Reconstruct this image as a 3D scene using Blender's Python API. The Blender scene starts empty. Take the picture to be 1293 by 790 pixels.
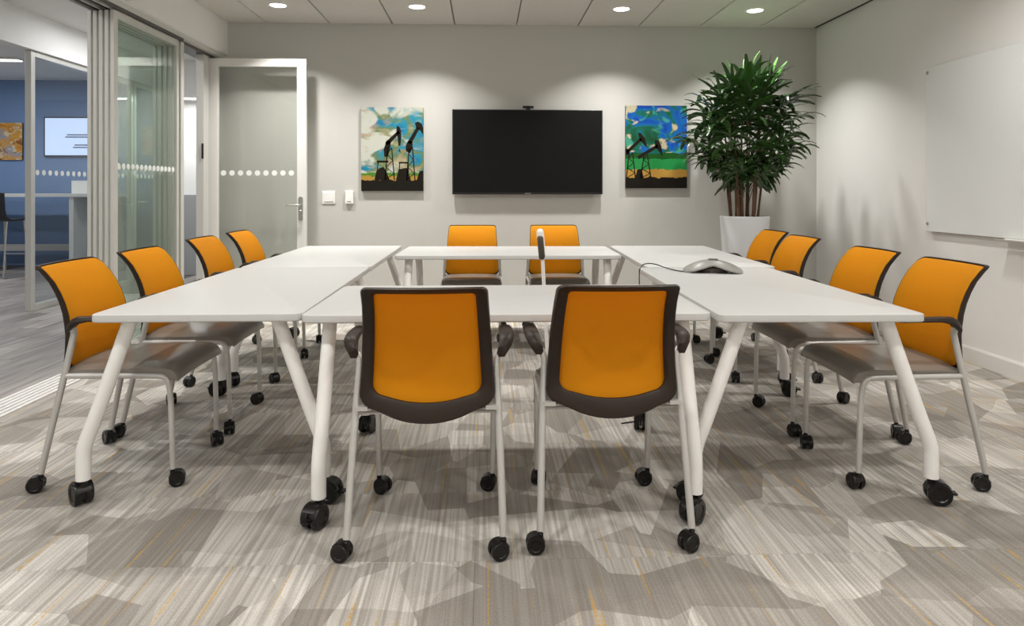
import bpy, bmesh, math, random
from mathutils import Vector, Matrix
random.seed(7)
PI = math.pi
R = math.radians
SC = bpy.context.scene
COL = SC.collection

# ------------------------------------------------------------------ camera, world, exposure
FPX, IW, IH, HOR, CAMZ, YAW = 860.0, 1293, 790, 239.0, 1.197, 2.35
cam = bpy.data.cameras.new('camera')
cam.sensor_width = 36.0
cam.lens = 36.0 * FPX / IW
cam.shift_y = -(IH / 2 - HOR) / IW
cam.clip_start = 0.05
camo = bpy.data.objects.new('camera', cam)
camo.location = (0, 0, CAMZ)
camo.rotation_euler = (R(90), 0, R(-YAW))
COL.objects.link(camo)
SC.camera = camo

w = bpy.data.worlds.new('world')
SC.world = w
w.use_nodes = True
w.node_tree.nodes['Background'].inputs[0].default_value = (0.9, 0.95, 1.0, 1)
w.node_tree.nodes['Background'].inputs[1].default_value = 0.4

SC.view_settings.view_transform = 'Standard'
SC.view_settings.look = 'None'
SC.view_settings.gamma = 1.0
SC.view_settings.use_curve_mapping = False
SC.view_settings.exposure = 0.02
SC.cycles.transparent_max_bounces = 40
SC.cycles.max_bounces = 10
SC.cycles.diffuse_bounces = 6

LAMP_W = 14.0          # watts of each recessed downlight in the meeting room
HALL_W = 34.0          # watts of each hall / office luminaire
WARM = (1.0, 0.972, 0.925)

# room sizes (metres); X to the right, Y away from the camera, floor at Z = 0
XL, XR, YB, YF, ZC = -2.50, 3.36, 6.76, -2.3, 2.825
HX = -4.45             # glazed front of the office across the hall
HZ = 2.92

# ------------------------------------------------------------------ material helpers
def nodes_of(m):
    m.use_nodes = True
    return m.node_tree.nodes, m.node_tree.links

def mat(name, col, rough=0.5, metal=0.0, var=0.05, scale=8.0, bump=0.0, bscale=200.0, spec=0.5, coat=0.0, emit=None, estr=0.0):
    m = bpy.data.materials.new(name)
    N, L = nodes_of(m)
    b = N['Principled BSDF']
    b.inputs['Roughness'].default_value = rough
    b.inputs['Metallic'].default_value = metal
    b.inputs['Specular IOR Level'].default_value = spec
    b.inputs['Coat Weight'].default_value = coat
    tc = N.new('ShaderNodeTexCoord')
    nz = N.new('ShaderNodeTexNoise')
    nz.inputs['Scale'].default_value = scale
    nz.inputs['Detail'].default_value = 4
    L.new(tc.outputs['Object'], nz.inputs['Vector'])
    mx = N.new('ShaderNodeMix'); mx.data_type = 'RGBA'
    mx.inputs[6].default_value = tuple(max(0, c * (1 - var)) for c in col) + (1,)
    mx.inputs[7].default_value = tuple(min(1, c * (1 + var)) for c in col) + (1,)
    L.new(nz.outputs[0], mx.inputs[0])
    L.new(mx.outputs[2], b.inputs['Base Color'])
    if emit:
        b.inputs['Emission Color'].default_value = emit + (1,)
        b.inputs['Emission Strength'].default_value = estr
    if bump > 0:
        n2 = N.new('ShaderNodeTexNoise'); n2.inputs['Scale'].default_value = bscale
        L.new(tc.outputs['Object'], n2.inputs['Vector'])
        bp = N.new('ShaderNodeBump'); bp.inputs['Strength'].default_value = bump
        bp.inputs['Distance'].default_value = 0.003
        L.new(n2.outputs[0], bp.inputs['Height'])
        L.new(bp.outputs[0], b.inputs['Normal'])
    return m

def glass_mat(name, tint, refl=1.0):
    m = bpy.data.materials.new(name)
    N, L = nodes_of(m)
    N.remove(N['Principled BSDF'])
    out = N['Material Output']
    tr = N.new('ShaderNodeBsdfTransparent'); tr.inputs[0].default_value = tint + (1,)
    gl = N.new('ShaderNodeBsdfGlossy'); gl.inputs['Roughness'].default_value = 0.01
    fr = N.new('ShaderNodeLayerWeight'); fr.inputs[0].default_value = 0.5
    pw = math_node(N, L, 'POWER', fr.outputs['Facing'], 5.0)
    mu = math_node(N, L, 'ADD', math_node(N, L, 'MULTIPLY', pw, 0.9 * refl), 0.035 * refl)
    mx = N.new('ShaderNodeMixShader')
    L.new(mu, mx.inputs[0]); L.new(tr.outputs[0], mx.inputs[1]); L.new(gl.outputs[0], mx.inputs[2])
    L.new(mx.outputs[0], out.inputs[0])
    return m

def ramp(N, stops, interp='LINEAR'):
    r = N.new('ShaderNodeValToRGB')
    r.color_ramp.interpolation = interp
    e = r.color_ramp.elements
    while len(e) < len(stops):
        e.new(0.5)
    for i, (p, c) in enumerate(stops):
        e[i].position = p
        e[i].color = (c, c, c, 1) if not isinstance(c, tuple) else c + (1,)
    return r

def math_node(N, L, op, a, b=None):
    n = N.new('ShaderNodeMath'); n.operation = op
    for i, x in enumerate((a, b)):
        if x is None: continue
        if hasattr(x, 'is_output'): L.new(x, n.inputs[i])
        else: n.inputs[i].default_value = x
    return n.outputs[0]

def mix_rgb(N, L, fac, a, b, blend='MIX'):
    n = N.new('ShaderNodeMix'); n.data_type = 'RGBA'; n.blend_type = blend
    for i, x in ((0, fac), (6, a), (7, b)):
        if hasattr(x, 'is_output'): L.new(x, n.inputs[i])
        elif i == 0: n.inputs[0].default_value = x
        else: n.inputs[i].default_value = tuple(x) + (1,)
    return n.outputs[2]

def carpet_mat():
    m = bpy.data.materials.new('striped_carpet')
    N, L = nodes_of(m)
    b = N['Principled BSDF']
    b.inputs['Roughness'].default_value = 0.95
    b.inputs['Specular IOR Level'].default_value = 0.1
    tc = N.new('ShaderNodeTexCoord'); oi = N.new('ShaderNodeObjectInfo')
    geo = N.new('ShaderNodeNewGeometry')
    off = N.new('ShaderNodeVectorMath'); off.operation = 'SCALE'
    off.inputs[0].default_value = (37.0, 91.0, 53.0)
    L.new(oi.outputs['Random'], off.inputs['Scale'])
    add = N.new('ShaderNodeVectorMath'); add.operation = 'ADD'
    L.new(tc.outputs['Object'], add.inputs[0]); L.new(off.outputs[0], add.inputs[1])
    def mapped(vec, s, rot=0.0):
        mp = N.new('ShaderNodeMapping')
        mp.inputs['Scale'].default_value = s
        mp.inputs['Rotation'].default_value = (0, 0, rot)
        L.new(vec, mp.inputs['Vector']); return mp.outputs[0]
    def noise(vec, sc, det=2.0):
        n = N.new('ShaderNodeTexNoise'); n.inputs['Scale'].default_value = sc; n.inputs['Detail'].default_value = det
        L.new(vec, n.inputs['Vector']); return n.outputs[0]
    # fine pile stripes along Y
    st = noise(mapped(add.outputs[0], (84, 1.3, 1)), 1.0, 3.0)
    st_r = ramp(N, [(0.36, 0.0), (0.64, 1.0)]); L.new(st, st_r.inputs[0])
    # angular shards, laid over the whole floor
    def shards(s, rot, seed):
        v = N.new('ShaderNodeTexVoronoi'); v.inputs['Scale'].default_value = 1.0
        mp = N.new('ShaderNodeMapping'); mp.inputs['Scale'].default_value = s
        mp.inputs['Rotation'].default_value = (0, 0, rot); mp.inputs['Location'].default_value = (seed, seed * 1.7, 0)
        L.new(geo.outputs['Position'], mp.inputs['Vector']); L.new(mp.outputs[0], v.inputs['Vector'])
        sp = N.new('ShaderNodeSeparateColor'); L.new(v.outputs['Color'], sp.inputs[0]); return sp.outputs[0]
    s1 = shards((5.2, 2.6, 1), R(38), 2.3)
    s2 = shards((2.5, 5.2, 1), R(-24), 7.1)
    tone = math_node(N, L, 'ADD', math_node(N, L, 'MULTIPLY', s1, 0.55), math_node(N, L, 'MULTIPLY', s2, 0.45))
    tone_r = ramp(N, [(0.25, 0.0), (0.75, 1.0)]); L.new(tone, tone_r.inputs[0])
    # light stripes are dense in light shards, sparse in dark ones
    a = math_node(N, L, 'MULTIPLY', st_r.outputs[0], math_node(N, L, 'ADD', math_node(N, L, 'MULTIPLY', tone_r.outputs[0], 0.75), 0.25))
    f = math_node(N, L, 'ADD', math_node(N, L, 'MULTIPLY', a, 0.62), math_node(N, L, 'MULTIPLY', tone_r.outputs[0], 0.38))
    col = mix_rgb(N, L, f, (0.250, 0.227, 0.200), (0.68, 0.65, 0.605))
    # sparse mustard threads
    th = noise(mapped(add.outputs[0], (75, 1.5, 1)), 1.0, 0.0)
    th_r = ramp(N, [(0.735, 0.0), (0.77, 1.0)]); L.new(th, th_r.inputs[0])
    brk = noise(mapped(add.outputs[0], (1, 120, 1)), 1.0, 0.0)
    brk_r = ramp(N, [(0.35, 0.35), (0.6, 0.85)]); L.new(brk, brk_r.inputs[0])
    col = mix_rgb(N, L, math_node(N, L, 'MULTIPLY', th_r.outputs[0], brk_r.outputs[0]), col, (0.52, 0.33, 0.10))
    # loop pile grain
    gr = noise(mapped(tc.outputs['Object'], (420, 160, 1)), 1.0, 1.0)
    gr_r = ramp(N, [(0.3, 0.84), (0.7, 1.12)]); L.new(gr, gr_r.inputs[0])
    col = mix_rgb(N, L, 1.0, col, gr_r.outputs[0], 'MULTIPLY')
    L.new(col, b.inputs['Base Color'])
    bp = N.new('ShaderNodeBump'); bp.inputs['Strength'].default_value = 0.35; bp.inputs['Distance'].default_value = 0.003
    L.new(gr, bp.inputs['Height']); L.new(bp.outputs[0], b.inputs['Normal'])
    return m

def plank_mat():
    m = bpy.data.materials.new('grey_oak_planks')
    N, L = nodes_of(m)
    b = N['Principled BSDF']; b.inputs['Roughness'].default_value = 0.42
    tc = N.new('ShaderNodeTexCoord'); oi = N.new('ShaderNodeObjectInfo')
    mp = N.new('ShaderNodeMapping'); mp.inputs['Scale'].default_value = (24, 1.5, 1)
    add = N.new('ShaderNodeVectorMath'); add.operation = 'ADD'
    off = N.new('ShaderNodeVectorMath'); off.operation = 'SCALE'; off.inputs[0].default_value = (13, 41, 0)
    L.new(oi.outputs['Random'], off.inputs['Scale'])
    L.new(tc.outputs['Object'], add.inputs[0]); L.new(off.outputs[0], add.inputs[1]); L.new(add.outputs[0], mp.inputs[0])
    nz = N.new('ShaderNodeTexNoise'); nz.inputs['Scale'].default_value = 1.0; nz.inputs['Detail'].default_value = 6
    L.new(mp.outputs[0], nz.inputs['Vector'])
    rp = ramp(N, [(0.3, (0.17, 0.145, 0.13)), (0.5, (0.30, 0.27, 0.25)), (0.7, (0.42, 0.39, 0.37))]); L.new(nz.outputs[0], rp.inputs[0])
    mr = ramp(N, [(0.0, 0.72), (1.0, 1.2)]); L.new(oi.outputs['Random'], mr.inputs[0])
    L.new(mix_rgb(N, L, 1.0, rp.outputs[0], mr.outputs[0], 'MULTIPLY'), b.inputs['Base Color'])
    return m

def weave_mat(name, col, rough=0.75):
    m = bpy.data.materials.new(name)
    N, L = nodes_of(m)
    b = N['Principled BSDF']; b.inputs['Roughness'].default_value = rough
    b.inputs['Specular IOR Level'].default_value = 0.25
    tc = N.new('ShaderNodeTexCoord')
    ck = N.new('ShaderNodeTexChecker'); ck.inputs['Scale'].default_value = 420
    L.new(tc.outputs['Object'], ck.inputs['Vector'])
    c = mix_rgb(N, L, ck.outputs['Fac'], tuple(x * 0.93 for x in col), tuple(min(1, x * 1.06) for x in col))
    L.new(c, b.inputs['Base Color'])
    tl = N.new('ShaderNodeBsdfTranslucent'); L.new(c, tl.inputs[0])
    ms_ = N.new('ShaderNodeMixShader'); ms_.inputs[0].default_value = 0.38
    L.new(b.outputs[0], ms_.inputs[1]); L.new(tl.outputs[0], ms_.inputs[2])
    L.new(ms_.outputs[0], N['Material Output'].inputs[0])
    return m

def painting_mat(name, sky, cloud, extra, horizon):
    """flat print: blotchy sky above bands of field; local x across, z up, canvas centre at origin"""
    m = bpy.data.materials.new(name)
    N, L = nodes_of(m)
    b = N['Principled BSDF']; b.inputs['Roughness'].default_value = 0.5
    tc = N.new('ShaderNodeTexCoord')
    sep = N.new('ShaderNodeSeparateXYZ'); L.new(tc.outputs['Object'], sep.inputs[0])
    def nz(scale, loc, det=3.0, dist=1.2):
        mp = N.new('ShaderNodeMapping'); mp.inputs['Location'].default_value = loc
        mp.inputs['Scale'].default_value = (1, 1, 1.5)
        L.new(tc.outputs['Object'], mp.inputs[0])
        n = N.new('ShaderNodeTexNoise'); n.inputs['Scale'].default_value = scale; n.inputs['Detail'].default_value = det
        n.inputs['Distortion'].default_value = dist
        L.new(mp.outputs[0], n.inputs['Vector']); return n.outputs[0]
    s = ramp(N, sky); L.new(nz(3.0, (0.3, 0, 1.1)), s.inputs[0])
    cl = ramp(N, cloud[1]); L.new(nz(cloud[2], cloud[3]), cl.inputs[0])
    col = mix_rgb(N, L, cl.outputs[0], s.outputs[0], cloud[0])
    e = ramp(N, extra[1]); L.new(nz(5.0, extra[2]), e.inputs[0])
    col = mix_rgb(N, L, e.outputs[0], col, extra[0])
    jit = math_node(N, L, 'MULTIPLY', math_node(N, L, 'SUBTRACT', nz(11, (3, 0, 0)), 0.5), 0.05)
    zz = math_node(N, L, 'ADD', sep.outputs[2], jit)
    for z, c in horizon:
        col = mix_rgb(N, L, math_node(N, L, 'LESS_THAN', zz, z), col, c)
    b.inputs['Specular IOR Level'].default_value = 0.2
    L.new(mix_rgb(N, L, 1.0, col, (0.74, 0.74, 0.74), 'MULTIPLY'), b.inputs['Base Color'])
    return m

M = {}
M['carpet'] = carpet_mat()
M['plank'] = plank_mat()
M['slab'] = mat('floor_slab', (0.12, 0.11, 0.1), 0.9)
M['wall_grey'] = mat('grey_wall_paint', (0.535, 0.53, 0.50), 0.8, var=0.02, scale=3, bump=0.06, bscale=260)
M['wall_white'] = mat('white_wall_paint', (0.82, 0.815, 0.80), 0.7, var=0.02, scale=3, bump=0.05, bscale=260)
M['trim_white'] = mat('white_trim_paint', (0.76, 0.75, 0.72), 0.45, var=0.02)
M['ceil_tile'] = mat('ceiling_tile', (0.62, 0.60, 0.56), 0.9, var=0.05, scale=30, bump=0.2, bscale=420)
M['ceil_grid'] = mat('ceiling_grid', (0.20, 0.185, 0.165), 0.7)
M['black_gap'] = mat('shadow_gap', (0.02, 0.018, 0.015), 0.8)
M['alu'] = mat('pale_aluminium_frame', (0.62, 0.61, 0.58), 0.35, 0.15, var=0.02)
M['alu_dark'] = mat('dark_track', (0.10, 0.095, 0.09), 0.5, 0.3)
M['glass'] = glass_mat('clear_glass', (0.962, 0.984, 0.970))
M['glass_thin'] = glass_mat('office_glass', (0.93, 0.955, 0.96))
M['glass_door'] = glass_mat('door_glass', (0.955, 0.965, 0.955))
M['frost'] = mat('frosted_dot', (0.86, 0.87, 0.86), 0.7, var=0.01, emit=None)
M['laminate'] = mat('white_laminate', (0.55, 0.55, 0.542), 0.42, var=0.01, scale=2)
M['lam_edge'] = mat('laminate_edge', (0.66, 0.64, 0.60), 0.45, var=0.02)
M['leg_white'] = mat('white_powder_coat', (0.90, 0.89, 0.87), 0.35, var=0.01)
M['steel'] = mat('silver_tube', (0.60, 0.59, 0.57), 0.36, 0.45, var=0.03)
M['chrome'] = mat('brushed_steel', (0.62, 0.61, 0.59), 0.25, 1.0, var=0.03)
M['orange'] = weave_mat('orange_mesh_fabric', (0.80, 0.335, 0.004))
M['dark_plastic'] = mat('dark_brown_plastic', (0.022, 0.013, 0.008), 0.45, var=0.08, spec=0.3)
M['black'] = mat('black_plastic', (0.008, 0.007, 0.007), 0.3, var=0.1, spec=0.4)
M['black_hub'] = mat('black_wheel_hub', (0.009, 0.008, 0.008), 0.25, var=0.1, spec=0.4)
M['vinyl'] = mat('taupe_vinyl', (0.20, 0.182, 0.158), 0.33, var=0.05, bump=0.06, bscale=500, spec=0.75)
M['tv_black'] = mat('black_bezel', (0.008, 0.008, 0.008), 0.35)
M['tv_glass'] = mat('switched_off_screen', (0.005, 0.005, 0.005), 0.5, spec=0.15)
M['lens'] = mat('lamp_lens', (0.9, 0.9, 0.88), 0.4, emit=(1.0, 0.95, 0.88), estr=8.0)
M['pot'] = mat('white_glazed_pot', (0.72, 0.73, 0.76), 0.3, var=0.01)
M['soil'] = mat('dark_soil', (0.03, 0.022, 0.015), 0.95, var=0.4, scale=60, bump=0.6, bscale=90)
M['cane'] = mat('brown_palm_cane', (0.105, 0.046, 0.022), 0.7, var=0.55, scale=45, bump=0.5, bscale=70)
M['leaf'] = mat('dark_green_leaf', (0.034, 0.078, 0.020), 0.22, var=0.35, scale=14, spec=0.8)
M['leaf_new'] = mat('fresh_green_leaf', (0.034, 0.105, 0.016), 0.34, var=0.25, scale=14, spec=0.5)
M['board'] = mat('white_glass_board', (0.80, 0.82, 0.82), 0.12, var=0.005, spec=0.5)
M['switch'] = mat('white_switch_plastic', (0.86, 0.86, 0.84), 0.35, var=0.01)
M['phone'] = mat('grey_phone_shell', (0.30, 0.29, 0.275), 0.35, 0.2, var=0.04)
M['phone_dark'] = mat('dark_phone_grille', (0.075, 0.062, 0.048), 0.6, var=0.3, scale=400)
M['print_dark'] = mat('dark_print', (0.010, 0.007, 0.004), 0.7, var=0.2, spec=0.15)
M['canvas_edge'] = mat('canvas_edge', (0.10, 0.08, 0.05), 0.7, var=0.3)
M['blue_wall'] = mat('blue_office_wall', (0.17, 0.27, 0.48), 0.8, var=0.03)
M['grey_panel'] = mat('grey_hall_panel', (0.36, 0.37, 0.38), 0.6, var=0.03)
M['stool_black'] = mat('black_stool_shell', (0.012, 0.013, 0.02), 0.45)
M['lit_screen'] = mat('lit_slide', (0.3, 0.35, 0.5), 0.4, emit=(0.60, 0.74, 1.0), estr=0.85)
M['slide_text'] = mat('slide_text_grey', (0.12, 0.16, 0.3), 0.6)
M['art_paint_left'] = painting_mat('painted_sky_cream',
    [(0.30, (0.012, 0.14, 0.36)), (0.46, (0.03, 0.30, 0.42)), (0.53, (0.16, 0.24, 0.10)), (0.66, (0.50, 0.44, 0.28))],
    ((0.66, 0.68, 0.60), [(0.47, 0.0), (0.56, 1.0)], 3.2, (1.7, 0, 0.4)),
    ((0.45, 0.33, 0.20), [(0.56, 0.0), (0.68, 0.8)], (0.2, 0, 5.0)),
    [(-0.235, (0.10, 0.26, 0.03)), (-0.265, (0.50, 0.30, 0.06)), (-0.303, (0.010, 0.007, 0.004))])
M['art_paint_right'] = painting_mat('painted_sky_blue',
    [(0.34, (0.004, 0.055, 0.42)), (0.47, (0.008, 0.14, 0.50)), (0.53, (0.01, 0.16, 0.10)), (0.66, (0.008, 0.07, 0.025))],
    ((0.62, 0.55, 0.36), [(0.56, 0.0), (0.62, 1.0)], 4.5, (4.1, 0, 2.4)),
    ((0.08, 0.42, 0.30), [(0.58, 0.0), (0.66, 0.8)], (2.2, 0, 1.0)),
    [(-0.06, (0.012, 0.10, 0.015)), (-0.12, (0.02, 0.30, 0.07)), (-0.226, (0.55, 0.31, 0.06)), (-0.305, (0.010, 0.007, 0.004))])
M['art_paint_gold'] = painting_mat('painted_gold',
    [(0.35, (0.62, 0.22, 0.03)), (0.5, (0.75, 0.40, 0.08)), (0.62, (0.45, 0.40, 0.40)), (0.75, (0.25, 0.40, 0.65))],
    ((0.80, 0.70, 0.50), [(0.55, 0.0), (0.6, 0.9)], 7.0, (1.1, 0, 2.4)),
    ((0.25, 0.08, 0.02), [(0.60, 0.0), (0.66, 0.9)], (2.9, 0, 1.0)), [])
M['art_paint_rose'] = painting_mat('painted_rose',
    [(0.35, (0.45, 0.14, 0.12)), (0.5, (0.60, 0.32, 0.28)), (0.62, (0.55, 0.50, 0.45)), (0.75, (0.30, 0.36, 0.34))],
    ((0.7, 0.66, 0.6), [(0.55, 0.0), (0.62, 0.9)], 6.0, (1.9, 0, 2.4)),
    ((0.2, 0.06, 0.06), [(0.62, 0.0), (0.70, 0.9)], (2.9, 0, 4.0)), [])

# ------------------------------------------------------------------ mesh helpers
class MB:
    def __init__(s): s.v, s.f = [], []
    def add(s, vs, fs):
        o = len(s.v); s.v += [tuple(p) for p in vs]; s.f += [tuple(i + o for i in f) for f in fs]; return s
    def box(s, x0, x1, y0, y1, z0, z1):
        return s.add([(x0, y0, z0), (x1, y0, z0), (x1, y1, z0), (x0, y1, z0), (x0, y0, z1), (x1, y0, z1), (x1, y1, z1), (x0, y1, z1)],
                     [(3, 2, 1, 0), (4, 5, 6, 7), (0, 1, 5, 4), (1, 2, 6, 5), (2, 3, 7, 6), (3, 0, 4, 7)])
    def loops(s, loops, cap0=True, cap1=True, closed=True):
        n = len(loops[0]); vs = [p for l in loops for p in l]; fs = []
        for i in range(len(loops) - 1):
            for j in range(n if closed else n - 1):
                k = (j + 1) % n
                fs.append((i * n + j, i * n + k, (i + 1) * n + k, (i + 1) * n + j))
        if cap0: fs.append(tuple(reversed(range(n))))
        if cap1: fs.append(tuple((len(loops) - 1) * n + j for j in range(n)))
        return s.add(vs, fs)
    def tube(s, path, r, n=10, ry=None, caps=True, up=None):
        P = [Vector(p) for p in path]; rs = r if isinstance(r, (list, tuple)) else [r] * len(P)
        t0 = (P[1] - P[0]).normalized()
        a = Vector(up) if up else (Vector((0, 0, 1)) if abs(t0.z) < 0.9 else Vector((1, 0, 0)))
        nrm = (a - t0 * a.dot(t0)).normalized(); loops = []
        for i, p in enumerate(P):
            t = (P[min(i + 1, len(P) - 1)] - P[max(i - 1, 0)]).normalized()
            nrm = (nrm - t * nrm.dot(t)).normalized(); bi = t.cross(nrm)
            k = (ry / r) if (ry and not isinstance(r, (list, tuple))) else 1.0
            loops.append([p + nrm * math.cos(2 * PI * j / n) * rs[i] + bi * math.sin(2 * PI * j / n) * rs[i] * k for j in range(n)])
        return s.loops(loops, caps, caps)
    def lathe(s, prof, n=24, o=(0, 0, 0), axis='z', cap0=True, cap1=True):
        def pt(r, h, a):
            c, d = r * math.cos(a), r * math.sin(a)
            q = {'z': (c, d, h), 'y': (d, h, c), 'x': (h, c, d)}[axis]
            return (q[0] + o[0], q[1] + o[1], q[2] + o[2])
        return s.loops([[pt(r, h, 2 * PI * j / n) for j in range(n)] for r, h in prof], cap0, cap1)
    def prism(s, poly, y0, y1):        # polygon in XZ, extruded along Y
        return s.loops([[(x, y0, z) for x, z in poly], [(x, y1, z) for x, z in poly]])
    def mesh(s, name):
        me = bpy.data.meshes.new(name); me.from_pydata(s.v, [], s.f)
        bm = bmesh.new(); bm.from_mesh(me); bmesh.ops.recalc_face_normals(bm, faces=bm.faces); bm.to_mesh(me); bm.free()
        return me
    def build(s, name, material, parent=None, smooth=False, bevel=0.0):
        return obj(name, s.mesh(name), material, parent, smooth, bevel)

def obj(name, me, material=None, parent=None, smooth=False, bevel=0.0):
    if material is not None and not me.materials: me.materials.append(material)
    if smooth:
        me.polygons.foreach_set('use_smooth', [True] * len(me.polygons))
        try: me.set_sharp_from_angle(angle=R(42))
        except Exception: pass
    o = bpy.data.objects.new(name, me); COL.objects.link(o)
    if parent: o.parent = parent
    if bevel > 0:
        b = o.modifiers.new('bevel', 'BEVEL'); b.width = bevel; b.segments = 2; b.limit_method = 'ANGLE'
    return o

def tag(o, label=None, cat=None, group=None, kind=None):
    if label: o['label'] = label
    if cat: o['category'] = cat
    if group: o['group'] = group
    if kind: o['kind'] = kind
    return o

def empty(name, loc=(0, 0, 0), rz=0.0):
    o = bpy.data.objects.new(name, None); o.empty_display_size = 0.1
    COL.objects.link(o); o.location = loc; o.rotation_euler = (0, 0, rz); return o

def kids(o): return [c for c in bpy.data.objects if c.parent == o]

def copy_tree(o, parent=None):
    c = o.copy(); COL.objects.link(c)
    if parent: c.parent = parent
    for ch in o_children.get(o.name, []): copy_tree(ch, c)
    return c
o_children = {}
def index_tree(root):
    for c in kids(root):
        o_children.setdefault(root.name, []).append(c); index_tree(c)

def chaikin(pts, k=3):
    P = [Vector(p) for p in pts]
    for _ in range(k):
        Q = [P[0]]
        for a, b in zip(P[:-1], P[1:]): Q += [a * 0.75 + b * 0.25, a * 0.25 + b * 0.75]
        P = Q[:1] + Q[2:-2] + [Q[-1]] if False else [P[0]] + Q[2:-1] + [P[-1]]
    return P

def rrect(hx, hy, r, n=6, inset=0.0):
    hx, hy, r = hx - inset, hy - inset, max(r - inset, 0.001); out = []
    for cx, cy, a0 in ((hx - r, hy - r, 0), (-hx + r, hy - r, 90), (-hx + r, -hy + r, 180), (hx - r, -hy + r, 270)):
        for i in range(n + 1):
            a = R(a0 + 90 * i / n); out.append((cx + r * math.cos(a), cy + r * math.sin(a)))
    return out

def slab_rr(mb, hx, hy, r, prof, n=6):   # prof: (inset, z)
    return mb.loops([[(x, y, z) for x, y in rrect(hx, hy, r, n, i)] for i, z in prof])

def ray(px, py):
    xc, zc = (px - IW / 2) / FPX, (HOR - py) / FPX
    c, s = math.cos(R(YAW)), math.sin(R(YAW))
    return Vector((xc * c + s, c - xc * s, zc))
def on_back(px, py, y=YB):
    d = ray(px, py); k = y / d.y; return (d.x * k, CAMZ + d.z * k)

# ================================================================== THE ROOM
def struct(name, mb, m, **k):
    return tag(mb.build(name, m, **k), kind='structure')

# carpet: slab with tiles
floor = struct('floor', MB().box(XL - 0.03, XR + 0.05, YF, YB + 0.05, -0.12, -0.008), M['slab'])
T = 0.5
tile_me = {}
def carpet_tile(x0, x1, y0, y1):
    key = (round(x1 - x0, 3), round(y1 - y0, 3))
    if key not in tile_me:
        a, b = (x1 - x0) / 2 - 0.0002, (y1 - y0) / 2 - 0.0002
        me = MB().loops([[(-a, -b, -0.008), (a, -b, -0.008), (a, b, -0.008), (-a, b, -0.008)],
                         [(-a, -b, -0.0012), (a, -b, -0.0012), (a, b, -0.0012), (-a, b, -0.0012)],
                         [(-a + .0004, -b + .0004, 0), (a - .0004, -b + .0004, 0), (a - .0004, b - .0004, 0), (-a + .0004, b - .0004, 0)]]).mesh('carpet_tile')
        me.materials.append(M['carpet']); tile_me[key] = me
    o = obj('carpet_tile', tile_me[key], None, floor)
    o.location = ((x0 + x1) / 2, (y0 + y1) / 2, 0)
y = YF
while y < YB - 0.01:
    x = XL - 0.03; y1 = min(y + T, YB)
    while x < XR - 0.01:
        carpet_tile(x, min(x + T, XR), y, y1); x += T
    y += T

# walls
struct('wall_back', MB().box(-2.62, XR + 0.12, YB, YB + 0.14, 0, 3.0), M['wall_grey'])
struct('wall_right', MB().box(XR, XR + 0.12, YF - 0.12, YB, 0, 3.0), M['wall_white'])
struct('wall_front', MB().box(-2.78, XR, YF - 0.12, YF, 0, 3.0), M['wall_white'])
struct('baseboard_right', MB().loops([[(XR, YF, z), (XR - i, YF, z), (XR - i, YB, z), (XR, YB, z)] for i, z in ((0.014, 0.0), (0.014, 0.098), (0.006, 0.112))]), M['trim_white'])
struct('baseboard_back', MB().box(-2.3, XR - 0.014, YB - 0.014, YB, 0, 0.11), M['trim_white'])

# ceiling: plenum board, grid tiles
ceil = struct('ceiling', MB().box(-2.62, XR + 0.1, YF - 0.1, YB + 0.1, ZC + 0.022, ZC + 0.08), M['ceil_grid'])
GX = [2.77 - 0.612 * k for k in range(9)][::-1]
GX = [XL] + GX + [XR - 0.028]
gy = []
yy = YB
while yy > YF: gy.append(yy); yy -= 1.22
gy.append(YF)
tile_c = {}
for xa, xb in zip(GX[:-1], GX[1:]):
    for yb_, ya in zip(gy[:-1], gy[1:]):
        key = (round(xb - xa, 3), round(yb_ - ya, 3))
        if key not in tile_c:
            a, b, g = (xb - xa) / 2, (yb_ - ya) / 2, 0.006
            me = MB().loops([[(sx * (a - g - e), sy * (b - g - e), z) for sx, sy in ((-1, -1), (1, -1), (1, 1), (-1, 1))]
                             for e, z in ((0.0, ZC + 0.022), (0.0, ZC + 0.003), (0.004, ZC))]).mesh('ceiling_tile')
            me.materials.append(M['ceil_tile']); tile_c[key] = me
        o = obj('ceiling_tile', tile_c[key], None, ceil); o.location = ((xa + xb) / 2, (ya + yb_) / 2, 0)
struct('trim_1', MB().box(XR - 0.027, XR, YF, YB, ZC + 0.004, ZC + 0.022), M['black_gap'])

# bulkhead over the glass front and the sliding-panel head track
struct('wall_left', MB().box(-2.78, XL, YF, YB, 2.512, 3.0), M['wall_white'])
tr = struct('trim_2', MB().box(-2.76, -2.535, YF, YB, 2.47, 2.512), M['alu'])
for k in range(6):
    x = -2.752 + 0.041 * k
    MB().box(x, x + 0.012, YF, 5.86, 2.446, 2.4699).build('track_rib', M['alu_dark'] if k % 2 else M['alu'], tr)
# threshold with ribs
th = struct('floor_track', MB().box(-2.75, -2.53, YF, YB, -0.02, -0.004), M['alu_dark'])
for k in range(6):
    x = -2.748 + 0.0372 * k
    MB().box(x, x + 0.027, YF, YB, -0.004, 0.004).build('track_rib', M['trim_white'], th)

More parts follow.
